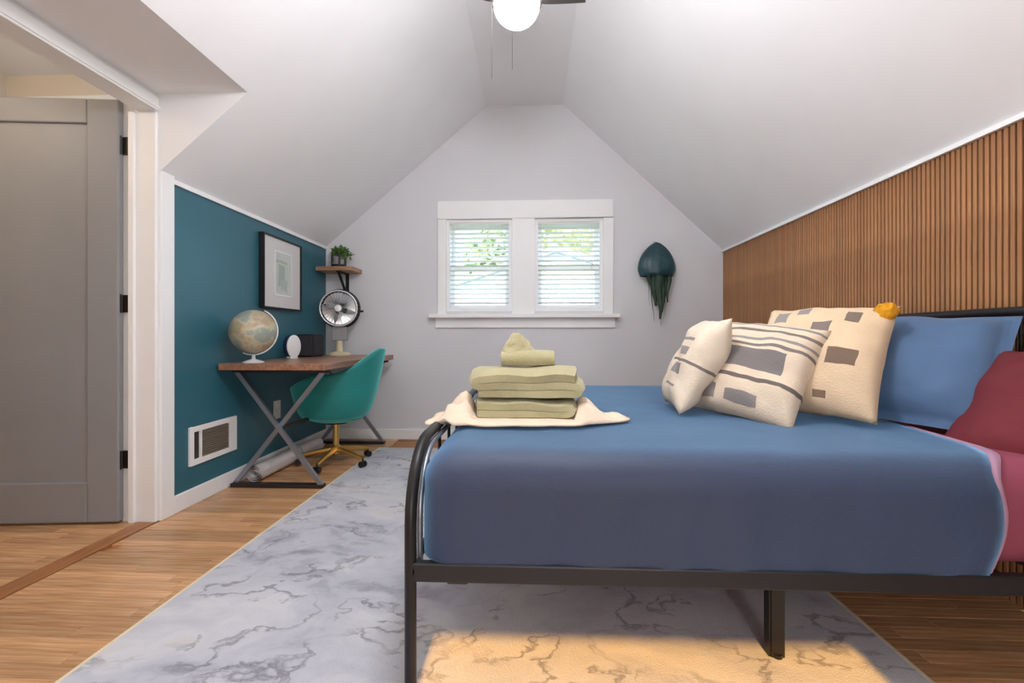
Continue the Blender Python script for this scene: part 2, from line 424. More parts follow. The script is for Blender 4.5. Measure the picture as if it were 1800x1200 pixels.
# hall behind the doorway
struct('wall_hall', (lambda b: (box(b, -3.4, XL - 0.02, 2.72, 2.84, -0.05, 2.7), box(b, -3.4, -3.3, 0.9, 2.72, -0.05, 2.7), box(b, -3.4, XL - 0.05, 0.85, 0.95, -0.05, 2.7), b)[-1])(bmesh.new()), 'beige', 'warm beige hall wall seen above the grey door', 'wall')
struct('ceiling_hall', boxm(-3.4, XL - 0.02, 0.85, 2.84, 2.6, 2.66), 'ceiling', 'white ceiling of the hall beyond the doorway', 'ceiling')
struct('trim_2', boxm(-3.3, XL - 0.18, 2.70, 2.72, 2.425, 2.455), 'trim', 'thin white moulding on the beige hall wall', 'trim')

# door casing, jamb and baseboards
bm = bmesh.new(); box(bm, XL, XL + 0.02, DY1, DY1 + 0.09, 0, ZL + 0.03); struct('trim_3', bm, 'trim', 'white upright casing between the doorway and the teal wall', 'trim', bevel=0.004)
jb = struct('trim_4', boxm(XL - 0.10, XL + 0.004, DY1 - 0.02, DY1, 0, 2.12), 'trim', 'white door jamb with three dark hinges beside the grey door', 'trim', bevel=0.003)
part('stop_strip', boxm(XL - 0.13, XL - 0.10, DY1 - 0.035, DY1, 0, 2.12), 'trim', jb, bevel=0.003)
part('jamb_edge', boxm(XL - 0.18, XL - 0.13, DY1 - 0.012, DY1, 0, 2.2), 'trim', jb, bevel=0.002)
hd = struct('trim_5', boxm(XL, XL + 0.012, 0.9, DY1 - 0.004, 2.135, 2.205), 'trim', 'white head casing running above the open doorway', 'trim', bevel=0.004)
part('moulding_bead', boxm(XL + 0.012, XL + 0.018, 0.9, DY1 - 0.004, 2.145, 2.158), 'trim', hd)
struct('baseboard_left', boxm(XL, XL + 0.018, DY1 + 0.09, YF, 0, 0.095), 'trim', 'white baseboard at the foot of the teal wall', 'baseboard', bevel=0.004)
struct('baseboard_far', boxm(XL, XR, YF - 0.018, YF, 0, 0.095), 'trim', 'white baseboard under the windows on the grey wall', 'baseboard', bevel=0.004)

# the open grey door: local x from the hinge towards the hall
door = empty('door_1', (-2.118, 2.258, 0.012), 'dark grey panelled door standing open at the left', 'door', None, 'structure', (0, 0, PI + math.radians(5.5)))
DWd, DHt, DT = 0.84, 2.165, 0.036
bm = bmesh.new(); box(bm, 0.01, DWd - 0.01, -DT / 2 + 0.014, DT / 2 - 0.014, 0.02, DHt - 0.02); part('panel', bm, 'door', door, local=True)
for nm, a in (('stile', (0, 0.155, 0, DHt)), ('stile', (DWd - 0.155, DWd, 0, DHt)), ('top_rail', (0.155, DWd - 0.155, DHt - 0.125, DHt)), ('bottom_rail', (0.155, DWd - 0.155, 0, 0.205))):
    part(nm, boxm(a[0], a[1], -DT / 2, DT / 2, a[2], a[3]), 'door', door, bevel=0.006, local=True)
bm = bmesh.new(); lathe(bm, [(0.0, 0.0), (0.026, 0.0), (0.026, 0.008), (0.011, 0.012), (0.011, 0.035), (0.026, 0.042), (0.028, 0.055), (0.02, 0.066), (0, 0.068)], 20)
bmesh.ops.rotate(bm, verts=bm.verts, cent=(0, 0, 0), matrix=Matrix.Rotation(-PI / 2, 3, 'X')); bmesh.ops.translate(bm, verts=bm.verts, vec=(DWd - 0.07, DT / 2, 0.98))
part('door_knob', bm, 'bronze', door, smooth=True, local=True)
for z in (0.325, 1.132, 1.949):
    bm = bmesh.new(); box(bm, -2.124, -2.084, DY1 - 0.024, DY1 - 0.012, z - 0.045, z + 0.045)
    tube(bm, [(-2.122, DY1 - 0.034, z - 0.048), (-2.122, DY1 - 0.034, z + 0.048)], 0.008, 8)
    h = part('hinge', bm, 'bronze', jb)

# ------------------------------------------------------------------ windows
trimw = bmesh.new()
YW = YF - 0.022
for a in ((-0.88, W1[0]), (W1[1], W2[0]), (W2[1], 0.745)): box(trimw, a[0], a[1], YW, YF, WZ0 - 0.03, WZ1)
box(trimw, -0.88, 0.745, YW, YF, WZ1, 2.225)
struct('trim_6', trimw, 'trim', 'white flat casing around the pair of windows', 'trim', bevel=0.003)
struct('trim_7', boxm(-0.955, 0.80, YF - 0.085, YF + 0.06, 1.135, 1.170), 'trim', 'white window sill jutting out beneath both windows', 'trim', bevel=0.008)
struct('trim_8', boxm(-0.90, 0.765, YF - 0.02, YF, 1.045, 1.135), 'trim', 'white apron board under the window sill', 'trim', bevel=0.003)
for k, (a, b) in enumerate((W1, W2)):
    wn = empty('window_%d' % (k + 1), ((a + b) / 2, YF + 0.1, WZ0), ('left' if k == 0 else 'right') + ' double-hung white window behind its blind', 'window', None, 'structure')
    zm = 1.615
    bm = bmesh.new()
    for q in ((a, a + 0.03, WZ0, WZ1), (b - 0.03, b, WZ0, WZ1), (a + 0.03, b - 0.03, WZ1 - 0.03, WZ1), (a + 0.03, b - 0.03, WZ0, WZ0 + 0.02)):
        box(bm, q[0], q[1], YF + 0.002, YF + TH - 0.002, q[2], q[3])
    part('frame', bm, 'trim', wn)
    for nm, z0, z1, y in (('lower_sash', WZ0 + 0.02, zm + 0.02, YF + 0.085), ('upper_sash', zm - 0.02, WZ1 - 0.03, YF + 0.12)):
        bm = bmesh.new(); aa, bb = a + 0.03, b - 0.03
        for q in ((aa, aa + 0.035, z0, z1), (bb - 0.035, bb, z0, z1), (aa + 0.035, bb - 0.035, z1 - 0.04, z1), (aa + 0.035, bb - 0.035, z0, z0 + 0.04)):
            box(bm, q[0], q[1], y, y + 0.03, q[2], q[3])
        sash = part(nm, bm, 'trim', wn)
        part('pane', boxm(aa + 0.03, bb - 0.03, y + 0.012, y + 0.016, z0 + 0.035, z1 - 0.035), 'glass', sash)
    # blind hung inside the opening
    bl = empty('window_blind', ((a + b) / 2, YF + 0.035, WZ0), ('white slatted blind with open slats over the left window' if k == 0 else 'white slatted blind with open slats over the right window, beside the jellyfish ornament'), 'blind', 'window blinds')
    x0, x1 = a + 0.012, b - 0.012
    part('headrail', boxm(x0, x1, YF + 0.012, YF + 0.058, WZ1 - 0.045, WZ1 - 0.002), 'blind', bl, bevel=0.003)
    part('bottom_rail', boxm(x0, x1, YF + 0.012, YF + 0.056, WZ0 + 0.012, WZ0 + 0.032), 'blind', bl, bevel=0.003)
    zs = WZ1 - 0.085; first = None
    while zs > WZ0 + 0.05:
        if first is None:
            bm = bmesh.new()
            def sl(u, v): return ((u - 0.5) * (x1 - x0), (v - 0.5) * 0.046, 0.003 * math.sin(v * PI) - (v - 0.5) * 0.012)
            grid(bm, sl, 1, 4); bmesh.ops.solidify(bm, geom=bm.faces[:], thickness=0.0028)
            o = finish('slat', bm, 'blind'); first = o
        else:
            o = bpy.data.objects.new('slat', first.data); COL.objects.link(o)
        o.parent = bl; o.location = (0, 0, zs - WZ0); zs -= 0.0435
    for x in (x0 + 0.09, x1 - 0.09):
        bm = bmesh.new()
        for y in (YF + 0.011, YF + 0.059): tube(bm, [(x, y, WZ0 + 0.03), (x, y, WZ1 - 0.04)], 0.0012, 5)
        part('ladder_cord', bm, 'white', bl, kind='stuff')
    bm = bmesh.new(); tube(bm, [(x0 + 0.05, YF + 0.004, WZ1 - 0.04), (x0 + 0.05, YF + 0.002, 1.66)], 0.003, 6); part('tilt_wand', bm, 'white', bl)

# unseen window added behind the viewer, sized to shape the rug's sun patch
wb = empty('window_3', (0.335, YB - 0.1, 1.66), 'small high window added behind the viewer to let in the sun patch', 'window', None, 'structure')
bm = bmesh.new()
for q in ((-0.33, -0.31, 1.66, 2.06), (0.98, 1.0, 1.66, 2.06), (-0.31, 0.98, 2.035, 2.06), (-0.31, 0.98, 1.66, 1.68)): box(bm, q[0], q[1], YB - 0.1, YB - 0.05, q[2], q[3])
part('frame', bm, 'trim', wb); part('pane', boxm(-0.315, 0.985, YB - 0.08, YB - 0.076, 1.675, 2.04), 'glass', wb)

# ------------------------------------------------------------------ outside
struct('ground', boxm(-40, 40, 4.6, 60, -3.3, -3.2), 'lawn', 'green lawn outside far below the windows', 'ground')
hs = empty('neighbour_house', (2.2, 15.0, -3.2), 'white gabled house seen through the blinds', 'house')
bm = bmesh.new(); prism(bm, [(-4.2, 13.0, -3.2), (5.6, 13.0, -3.2), (5.6, 13.0, 1.75), (0.7, 13.0, 3.35), (-4.2, 13.0, 1.75)], (0, 5, 0)); part('wall', bm, 'siding', hs)
for sx in (-1, 1):
    bm = bmesh.new(); prism(bm, [(0.7, 12.7, 3.36), (0.7 + sx * 5.3, 12.7, 1.63), (0.7 + sx * 5.3, 12.7, 1.78), (0.7, 12.7, 3.51)], (0, 5.6, 0)); part('roof_side', bm, 'rooftile', hs)
for x in (-1.9, 1.0):
    f = part('window', boxm(x, x + 0.8, 12.95, 13.02, 0.9, 2.05), 'trim', hs); part('pane', boxm(x + 0.08, x + 0.72, 12.93, 12.96, 0.98, 1.97), 'greyplastic', f)
def tree(loc, h, r, m, label, seed, nleaf=1500):
    rnd = random.Random(seed); t = empty('tree', loc, label, 'tree', 'trees outside the windows')
    x, y, z = loc
    bm = bmesh.new(); tube(bm, [(x, y, z), (x + 0.1, y, z + h * 0.5), (x, y, z + h * 0.85)], [0.22, 0.15, 0.05], 8); part('trunk', bm, 'bark', t, smooth=True)
    bm = bmesh.new()
    for i in range(nleaf):
        d = Vector((rnd.gauss(0, 1), rnd.gauss(0, 1), rnd.gauss(0, 1))).normalized() * rnd.uniform(0.35, 1.0) ** 0.6
        c = Vector((x, y, z + h * 0.8)) + Vector((d.x * r, d.y * r, d.z * r * 0.9))
        a = Vector((rnd.gauss(0, 1), rnd.gauss(0, 1), rnd.gauss(0, 1))).normalized(); b = a.orthogonal().normalized(); s = rnd.uniform(0.2, 0.4)
        bm.faces.new([bm.verts.new(c + a * s), bm.verts.new(c + b * s * 0.5), bm.verts.new(c - a * s), bm.verts.new(c - b * s * 0.5)])
    part('foliage', bm, m, t, kind='stuff')
tree((3.1, 20.5, -3.2), 11.2, 2.9, 'treeleaf', 'yellow-green leafy tree filling the top of the right window', 21)
tree((-1.65, 20.0, -3.2), 9.6, 1.35, 'treeleaf2', 'soft green tree at the right side of the left window', 22, 700)

# ------------------------------------------------------------------ rug
rug = empty('area_rug', (-0.10, 2.2, 0), 'pale grey marbled area rug with cream edge under the bed', 'rug')
RX0, RX1, RY0, RY1 = -1.315, 1.11, 0.72, 3.86
part('pile', boxm(RX0 + 0.012, RX1 - 0.012, RY0 + 0.012, RY1 - 0.012, 0.0012, 0.009), 'rug', rug, bevel=0.003)
for a in ((RX0, RX0 + 0.014, RY0, RY1), (RX1 - 0.014, RX1, RY0, RY1), (RX0 + 0.014, RX1 - 0.014, RY0, RY0 + 0.014), (RX0 + 0.014, RX1 - 0.014, RY1 - 0.014, RY1)):
    part('edge_binding', boxm(a[0], a[1], a[2], a[3], 0.0012, 0.0098), 'rugedge', rug, bevel=0.003)

# ------------------------------------------------------------------ bed
BX0, BX1, BY0, BY1 = -0.325, 1.70, 1.215, 3.11
FZ = 0.0105                                             # the frame stands on the rug
bed = empty('metal_bed', (0.7, 2.16, 0), 'black tubular metal bed frame with rounded foot end', 'bed')
part('side_rail', boxm(BX0, BX1, BY0, BY0 + 0.028, 0.298, 0.348), 'darkmetal', bed, bevel=0.004)
part('side_rail', boxm(BX0, BX1, BY1 - 0.028, BY1, 0.298, 0.348), 'darkmetal', bed, bevel=0.004)
def arch(x, y0, y1, ztop, r, base, rad):
    pts = [(x, y0, base)]
    for k in range(9):
        a = PI - k * PI / 16; pts.append((x, y0 + r + r * math.cos(a), ztop - r + r * math.sin(a)))
    for k in range(9):
        a = PI / 2 - k * PI / 16; pts.append((x, y1 - r + r * math.cos(a), ztop - r + r * math.sin(a)))
    pts.append((x, y1, base))
    bm = bmesh.new(); tube(bm, pts, rad, 12); return bm
part('foot_arch', arch(BX0 - 0.006, BY0 + 0.014, BY1 - 0.014, 0.650, 0.20, FZ, 0.0165), 'blackmetal', bed, smooth='auto')
part('inner_arch', arch(BX0 + 0.010, BY0 + 0.052, BY1 - 0.052, 0.628, 0.18, 0.31, 0.009), 'gunmetal', bed, smooth='auto')
for k in range(9):
    y = BY0 + 0.21 + k * (BY1 - BY0 - 0.42) / 8
    bm = bmesh.new(); tube(bm, [(BX0 - 0.004, y, 0.32), (BX0 - 0.004, y, 0.640)], 0.006, 8); part('foot_bar', bm, 'blackmetal', bed, smooth='auto')
bm = bmesh.new(); tube(bm, [(BX0 - 0.004, BY0, 0.325), (BX0 - 0.004, BY1, 0.325)], 0.012, 10); part('foot_rail', bm, 'blackmetal', bed, smooth='auto')
part('head_arch', arch(BX1, BY0 + 0.014, BY1 - 0.014, 1.05, 0.18, 0.0, 0.0165), 'blackmetal', bed, smooth='auto')
for k in range(12):
    y = BY0 + 0.16 + k * (BY1 - BY0 - 0.32) / 11
    bm = bmesh.new(); tube(bm, [(BX1, y, 0.325), (BX1, y, 1.045)], 0.006, 8); part('head_bar', bm, 'blackmetal', bed, smooth='auto')
bm = bmesh.new(); tube(bm, [(BX1, BY0, 0.325), (BX1, BY1, 0.325)], 0.012, 10); part('head_rail', bm, 'blackmetal', bed, smooth='auto')
for x in (0.16 + 0.57, ):
    for y in (1.385, 2.16, 2.94):
        bm = bmesh.new(); box(bm, x - 0.026, x - 0.020, y, y + 0.03, FZ, 0.318); box(bm, x - 0.020, x + 0.018, y - 0.004, y + 0.002, FZ, 0.318)
        lathe(bm, [(0, 0), (0.014, 0), (0.014, 0.01), (0, 0.01)], 10, (x - 0.002, y, FZ))
        part('middle_leg', bm, 'blackmetal', bed)
for k in range(11):
    x = BX0 + 0.12 + k * 0.178
    part('cross_slat', boxm(x - 0.02, x + 0.02, BY0 + 0.028, BY1 - 0.028, 0.318, 0.338), 'darkmetal', bed)
part('rail_bracket', boxm(-0.235, -0.175, BY0 + 0.028, BY0 + 0.06, 0.278, 0.318), 'blackmetal', bed, bevel=0.006)

def rounded(p, lo, hi, r):
    c = Vector([min(max(p[i], lo[i] + r[i]), hi[i] - r[i]) for i in range(3)]); d = Vector(p) - c
    e = Vector([d[i] / r[i] for i in range(3)])
    L = e.length
    if L < 1e-6: return Vector(p)
    e = e / max(L, 1e-6)
    return c + Vector([e[i] * r[i] for i in range(3)])
def box_skin(lo, hi, r, faces, step=0.03, edit=None):
    bm = bmesh.new(); lo, hi = Vector(lo), Vector(hi)
    for ax, sd in faces:
        a, b = [i for i in range(3) if i != ax]
        na, nb = max(2, int((hi[a] - lo[a]) / step)), max(2, int((hi[b] - lo[b]) / step))
        def fn(u, v):
            p = [0, 0, 0]; p[ax] = (lo, hi)[sd][ax]; p[a] = lo[a] + u * (hi[a] - lo[a]); p[b] = lo[b] + v * (hi[b] - lo[b])
            q = rounded(p, lo, hi, r)
            return edit(q) if edit else q
        grid(bm, fn, na, nb)
    bmesh.ops.remove_doubles(bm, verts=bm.verts, dist=0.002)
    return bm
ALL = [(0, 0), (0, 1), (1, 0), (1, 1), (2, 0), (2, 1)]
ML, MH = (-0.288, 1.240, 0.349), (1.675, 3.09, 0.628)
bm = box_skin(ML, MH, (0.07, 0.07, 0.07), ALL, 0.05)
single('mattress', bm, 'sheet', 'thick mattress in a burgundy fitted sheet on the bed frame', 'mattress', smooth=True)

def blanket_edge(y, z):                                 # x of the turned-back edge
    K = [(1.0, 1.185), (1.225, 1.185), (1.30, 1.24), (1.39, 1.285), (1.94, 1.375), (2.4, 1.385), (3.2, 1.40)]
    for (a, p), (b, q) in zip(K, K[1:]):
        if a <= y <= b: x = p + (q - p) * (y - a) / (b - a); break
    dz = min(max((0.60 - z) / 0.25, 0), 1)
    return x + (0.030 * math.sin(dz * PI) - 0.012 * dz if y < 1.4 else 0)
def blanket_fold(q):
    q = Vector((min(q.x, 1.30), q.y, max(q.z, 0.347)))
    t = (q.x + 0.312) / (1.30 + 0.312)
    x = -0.312 + t * (blanket_edge(q.y, q.z) + 0.312)
    k = 0.004 * nz(q.x * 3.1, q.y * 3.3, q.z * 2) + 0.0025 * nz(q.x * 9, q.y * 7, q.z * 3)
    if q.z < 0.58: k += 0.004 * math.sin(q.x * 34 + 2.2 * nz(q.x * 4, 0, 0)) * min(1, (0.58 - q.z) / 0.15) * (0.5 + 0.5 * nz(q.x * 2.3, 5, 0))
    return Vector((x, q.y - (k if q.y < 1.4 else 0), q.z + (k if q.z > 0.55 else 0)))
bm = box_skin((-0.312, 1.219, 0.22), (1.45, 3.10, 0.642), (0.10, 0.10, 0.085), [(0, 0), (1, 0), (1, 1), (2, 1)], 0.025, blanket_fold)
o = single('blanket', bm, 'blanket', 'blue cotton blanket pulled smooth over the mattress', 'blanket', smooth=True)
# lilac turn-back strip of the top sheet following the blanket's edge
def strip(u, v):
    L0, L1 = 0.27, 1.95
    s = u * (L0 + L1)
    r = 0.085
    if s < L0 - r: y, z, ny, nzv = 1.224, 0.352 + s, -1, 0
    elif s < L0 - r + r * PI / 2:
        a = (s - (L0 - r)) / r; y = 1.224 + r - r * math.cos(a); z = 0.352 + L0 - r + 0.019 + (r - 0.0) * math.sin(a) - 0.0; ny, nzv = -math.cos(a), math.sin(a)
    else: y = 1.224 + r + (s - (L0 - r + r * PI / 2)); z = 0.352 + L0 + 0.019; ny, nzv = 0, 1
    y = min(y, 3.05); z = min(z, 0.640)
    x = blanket_edge(y, z) - 0.006 + v * (0.020 + 0.028 * min(1, max(0, (s - 0.2) / 0.15)) + 0.006 * math.sin(s * 7))
    k = 0.006 * math.sin(v * PI) - 0.004
    return Vector((x, y + ny * k, z + nzv * k))
bm = bmesh.new(); grid(bm, strip, 70, 6); bmesh.ops.solidify(bm, geom=bm.faces[:], thickness=0.004)
single('folded_sheet', bm, 'lilac', 'lilac edge of the top sheet turned back beside the blue blanket', 'sheet', smooth=True)

# ------------------------------------------------------------------ cushions and pillows
def cushion_mesh(wd, ht, th, seed, pinch=0.06, flange=0.0, n=30):
    bm = bmesh.new()
    for sd in (1, -1):
        def fn(u, v):
            a, b = 2 * u - 1, 2 * v - 1
            k = 1 - pinch * (1 - b * b) if True else 1
            x = a * wd / 2 * (1 - pinch * (1 - abs(b) ** 2.2) * abs(a) ** 3)
            z = b * ht / 2 * (1 - pinch * (1 - abs(a) ** 2.2) * abs(b) ** 3)
            ia, ib = min(abs(a) / (1 - flange), 1), min(abs(b) / (1 - flange), 1)
            t = th / 2 * (max(0, (1 - ia ** 2.4)) * max(0, (1 - ib ** 2.4))) ** 0.5
            wr = 0.020 * nz(x + seed, z, seed, 7) + 0.010 * nz(x, z + seed, seed, 17)
            t = max(0, t + wr * min(1, t / 0.03))
            wave = flange * 0.09 * nz(x, z, seed, 9)
            return Vector((x, -sd * t + wave, z))
        grid(bm, fn, n, n)
    bmesh.ops.remove_doubles(bm, verts=bm.verts, dist=0.0008)
    return bm
def cushion(name, wd, ht, th, seed, m, loc, yaw, tilt, roll, label, group=None, cat='cushion', flange=0.0, pinch=0.06):
    Rm = Matrix.Rotation(math.radians(yaw), 4, 'Z') @ Matrix.Rotation(-math.radians(tilt), 4, 'X') @ Matrix.Rotation(math.radians(roll), 4, 'Y')
    r = empty(name, loc, label, cat, group); r.rotation_euler = Rm.to_euler()
    body = part('cover', cushion_mesh(wd, ht, th, seed, pinch, flange), m, r, smooth=True, local=True)
    return r
G1, G2 = (128, 118, 112), (150, 142, 138)
mA = printed('cream_dash_weave', (228, 212, 190), [(0.02, 0.12, 0.02, 0.055, G2), (0.0, 0.11, -0.065, -0.02, G2), (-0.04, 0.20, -0.012, 0.0, G1), (-0.02, 0.13, 0.085, 0.098, G2), (-0.01, 0.12, -0.12, -0.11, G2)], wob=0.012)
mB = printed('cream_stripe_weave', (226, 208, 184), [(-0.30, 0.30, 0.145, 0.160, G1), (-0.30, 0.30, 0.10, 0.113, G2), (-0.17, 0.15, -0.035, 0.055, (126, 120, 118)), (-0.30, 0.30, 0.068, 0.082, G1), (-0.30, 0.30, -0.082, -0.066, (112, 102, 96)), (-0.15, -0.06, -0.17, -0.115, G2), (-0.02, 0.10, -0.17, -0.13, G2), (-0.30, 0.30, 0.185, 0.195, G2)], wob=0.014)
mC = printed('cream_patch_weave', (226, 200, 166), [(0.0, 0.065, 0.05, 0.12, (130, 116, 110)), (0.075, 0.165, -0.065, 0.005, (122, 102, 86)), (-0.05, 0.01, -0.145, -0.08, (116, 98, 82)), (0.10, 0.145, 0.125, 0.18, (128, 112, 100)), (-0.12, -0.055, -0.04, 0.03, (136, 112, 92)), (-0.08, -0.03, 0.17, 0.21, G2), (-0.16, -0.11, 0.13, 0.20, G2), (0.05, 0.09, -0.19, -0.165, (136, 112, 92))], wob=0.012)
cushion('throw_cushion', 0.38, 0.43, 0.17, 3.1, mA, (0.705, 2.0, 0.842), -98, 27, 0, 'cream cushion with short grey dashes, nearest the foot of the bed', 'patterned throw cushions')
cushion('throw_cushion', 0.44, 0.44, 0.20, 5.7, mB, (0.89, 1.88, 0.825), -48, 34, 7, 'cream cushion with broad grey stripes in the middle of the row', 'patterned throw cushions')
c3 = cushion('throw_cushion', 0.46, 0.49, 0.21, 8.3, mC, (1.13, 1.86, 0.872), -50, 32, 1, 'large cream cushion with scattered brown rectangles and a yellow tassel', 'patterned throw cushions')
# yellow tassel at its upper right corner
bm = bmesh.new(); bmesh.ops.create_uvsphere(bm, u_segments=28, v_segments=18, radius=0.033)
for v in bm.verts:
    k = 1 + 0.35 * nz(v.co.x, v.co.y, v.co.z, 60) + 0.15 * math.sin(math.atan2(v.co.y, v.co.x) * 11)
    v.co = Vector((v.co.x * k, v.co.y * k, v.co.z * (1.25 if v.co.z < 0 else 0.9)))
bmesh.ops.translate(bm, verts=bm.verts, vec=(0.200, -0.028, 0.205))
part('tassel', bm, 'yellow', c3, smooth=True, local=True, label='mustard yellow yarn tassel')
cushion('bed_pillow', 0.56, 0.48, 0.22, 11.9, 'bluepillow', (1.415, 1.80, 0.845), -54, 36, 2, 'plump blue pillow with a wide flange leaning on the headboard', 'bed pillows', 'pillow', flange=0.09, pinch=0.03)
cushion('bed_pillow', 0.50, 0.46, 0.15, 14.2, 'burgundypillow', (1.53, 1.38, 0.735), -75, 38, 0, 'dark burgundy pillow at the right, half behind the blue one', 'bed pillows', 'pillow', flange=0.05, pinch=0.03)

# ------------------------------------------------------------------ towels on the foot of the bed
BZ = 0.644
def sheet_fn(u, v):
    a = u * 2 * PI; rr = v
    pts = [(0.0, 0.40), (0.45, 0.22), (0.9, 0.25), (1.6, 0.20), (2.4, 0.27), (2.8, 0.36), (3.15, 0.34), (3.55, 0.37), (3.95, 0.24), (4.6, 0.175), (5.2, 0.19), (5.7, 0.26), (2 * PI, 0.40)]
    for (a0, r0), (a1, r1) in zip(pts, pts[1:]):
        if a0 <= a <= a1 + 1e-9: R = r0 + (r1 - r0) * (0.5 - 0.5 * math.cos((a - a0) / (a1 - a0) * PI)); break
    x, y = -0.035 + R * rr * math.cos(a), 1.72 + R * rr * math.sin(a) * 0.9
    ax_ = abs(x + 0.03); side = max(0.0, ax_ - 0.185)
    mound = 0.062 * math.exp(-(side / 0.11) ** 2) * min(1, side / 0.02) if side > 0 else 0.0
    edge = 1 - rr ** 4
    z = BZ + 0.008 + (mound + 0.012) * edge + (0.026 * math.sin(a * 13 + 4 * nz(a, 1, 0)) * math.sin(rr * PI) + 0.05 * nz(x, y, 3, 14) * edge) * min(1, side / 0.04)
    if x < -0.30: z = BZ + 0.032 - (-0.30 - x) ** 2 * 14 + 0.006 * nz(x, y, 3, 20)
    return Vector((x, y, max(z, BZ + 0.006)))
bm = bmesh.new(); grid(bm, sheet_fn, 120, 22, wrap=True); bmesh.ops.remove_doubles(bm, verts=bm.verts, dist=1e-4); bmesh.ops.solidify(bm, geom=bm.faces[:], thickness=0.006)
single('cream_throw', bm, 'cloth', 'crumpled cream cloth spread under the folded towels', 'cloth', smooth=True)

def folded(x0, x1, y0, y1, z0, t, layers, seed, sag=0.006):
    c = []; L = x1 - x0; r = t / 2
    for k in range(layers):
        z = z0 + r + k * t; xs = [x0 + r + (L - 2 * r) * i / 10 for i in range(11)]
        if k % 2: xs.reverse()
        c += [(x, z) for x in xs]
        if k < layers - 1:
            e = x1 - r if k % 2 == 0 else x0 + r; sg = 1 if k % 2 == 0 else -1
            c += [(e + sg * r * math.sin(PI * q / 4), z + r - r * math.cos(PI * q / 4)) for q in (1, 2, 3)]
    up, dn = [], []
    for i, p in enumerate(c):
        a, b = c[max(i - 1, 0)], c[min(i + 1, len(c) - 1)]; d = Vector((b[0] - a[0], b[1] - a[1])).normalized(); nn = Vector((-d.y, d.x)) * t * 0.46
        up.append((p[0] + nn.x, p[1] + nn.y)); dn.append((p[0] - nn.x, p[1] - nn.y))
    loop = up + dn[::-1]
    bm = bmesh.new(); ny = 14; rings = []
    for j in range(ny + 1):
        v = j / ny; y = y0 + (y1 - y0) * v; e = 1.0
        sh = 1 - 0.07 * (abs(2 * v - 1)) ** 4
        ring = []
        cx = (x0 + x1) / 2
        for (x, z) in loop:
            dz = 3.0 * sag * nz(x, y, seed, 6) * ((z - z0) / (t * layers)) - 0.02 * ((abs(2 * v - 1)) ** 6) * (z - z0) / (t * layers)
            ring.append(bm.verts.new((cx + (x - cx) * sh, y + 0.014 * nz(x, z, seed, 13) * (1 - 2 * v), z + dz)))
        rings.append(ring)
    m = len(loop)
    for a, b in zip(rings, rings[1:]):
        for k in range(m): bm.faces.new([a[k], a[(k + 1) % m], b[(k + 1) % m], b[k]])
    h = len(up)
    for ring, fl in ((rings[0], 0), (rings[-1], 1)):
        for i in range(h - 1):
            bm.faces.new([ring[i], ring[i + 1], ring[m - 2 - i], ring[m - 1 - i]])
    return bm
z = BZ + 0.026
single('folded_towel', folded(-0.225, 0.155, 1.63, 1.93, z, 0.034, 2, 1), 'towel', 'sage green bath towel folded flat at the bottom of the pile', 'towel', 'sage green towels', smooth='auto')
z += 0.070
single('folded_towel', folded(-0.222, 0.185, 1.64, 1.95, z, 0.034, 3, 2), 'towel', 'thick sage green bath towel folded in three, second in the pile', 'towel', 'sage green towels', smooth='auto')
z += 0.096
bm = bmesh.new()                                         # rolled hand towel: a spiral roll
sp = []
for k in range(60):
    a = k / 59 * 2 * PI * 2.6; r = 0.006 + 0.0021 * a; sp.append((r * math.cos(a), r * math.sin(a), r))
def roll(u, v):
    i = min(int(u * 59), 59); p = sp[i]
    x = -0.115 + 0.20 * v; k = 1 - 0.12 * abs(2 * v - 1) ** 4
    return Vector((x, 1.75 + p[0] * k * 1.35 + 0.02 * (v - 0.5), z + 0.040 + p[1] * k * 0.98))
grid(bm, roll, 59, 12); bmesh.ops.solidify(bm, geom=bm.faces[:], thickness=0.006)
single('rolled_towel', bm, 'towel', 'small sage green hand towel rolled up on the pile', 'towel', 'sage green towels', smooth=True)
bm = bmesh.new()                                         # washcloth peak
def peak(u, v):
    a = u * 2 * PI; r = (0.072 * (1 - v) ** 0.8 + 0.012) * (1 + 0.22 * math.cos(3 * a + 0.6) * (1 - v) + 0.18 * nz(math.cos(a), math.sin(a), v * 2, 2.2))
    h = 0.088 * v + 0.012 * math.sin(5 * a) * v * (1 - v)
    return Vector((-0.052 + r * math.cos(a) * 0.9 - 0.01 * v, 1.765 + r * math.sin(a) * 0.7, z + 0.052 + h))
grid(bm, peak, 40, 14, wrap=True); tp = bm.verts.new((-0.062, 1.765, z + 0.142))
bm.verts.ensure_lookup_table()
rim = [e for e in bm.edges if len(e.link_faces) == 1]
bmesh.ops.contextual_create(bm, geom=[e for e in rim if e.verts[0].co.z > z + 0.12]); bm.verts.remove(tp)
single('wash_cloth', bm, 'towel', 'olive green washcloth bunched to a peak on top of the towels', 'towel', 'sage green towels', smooth=True)
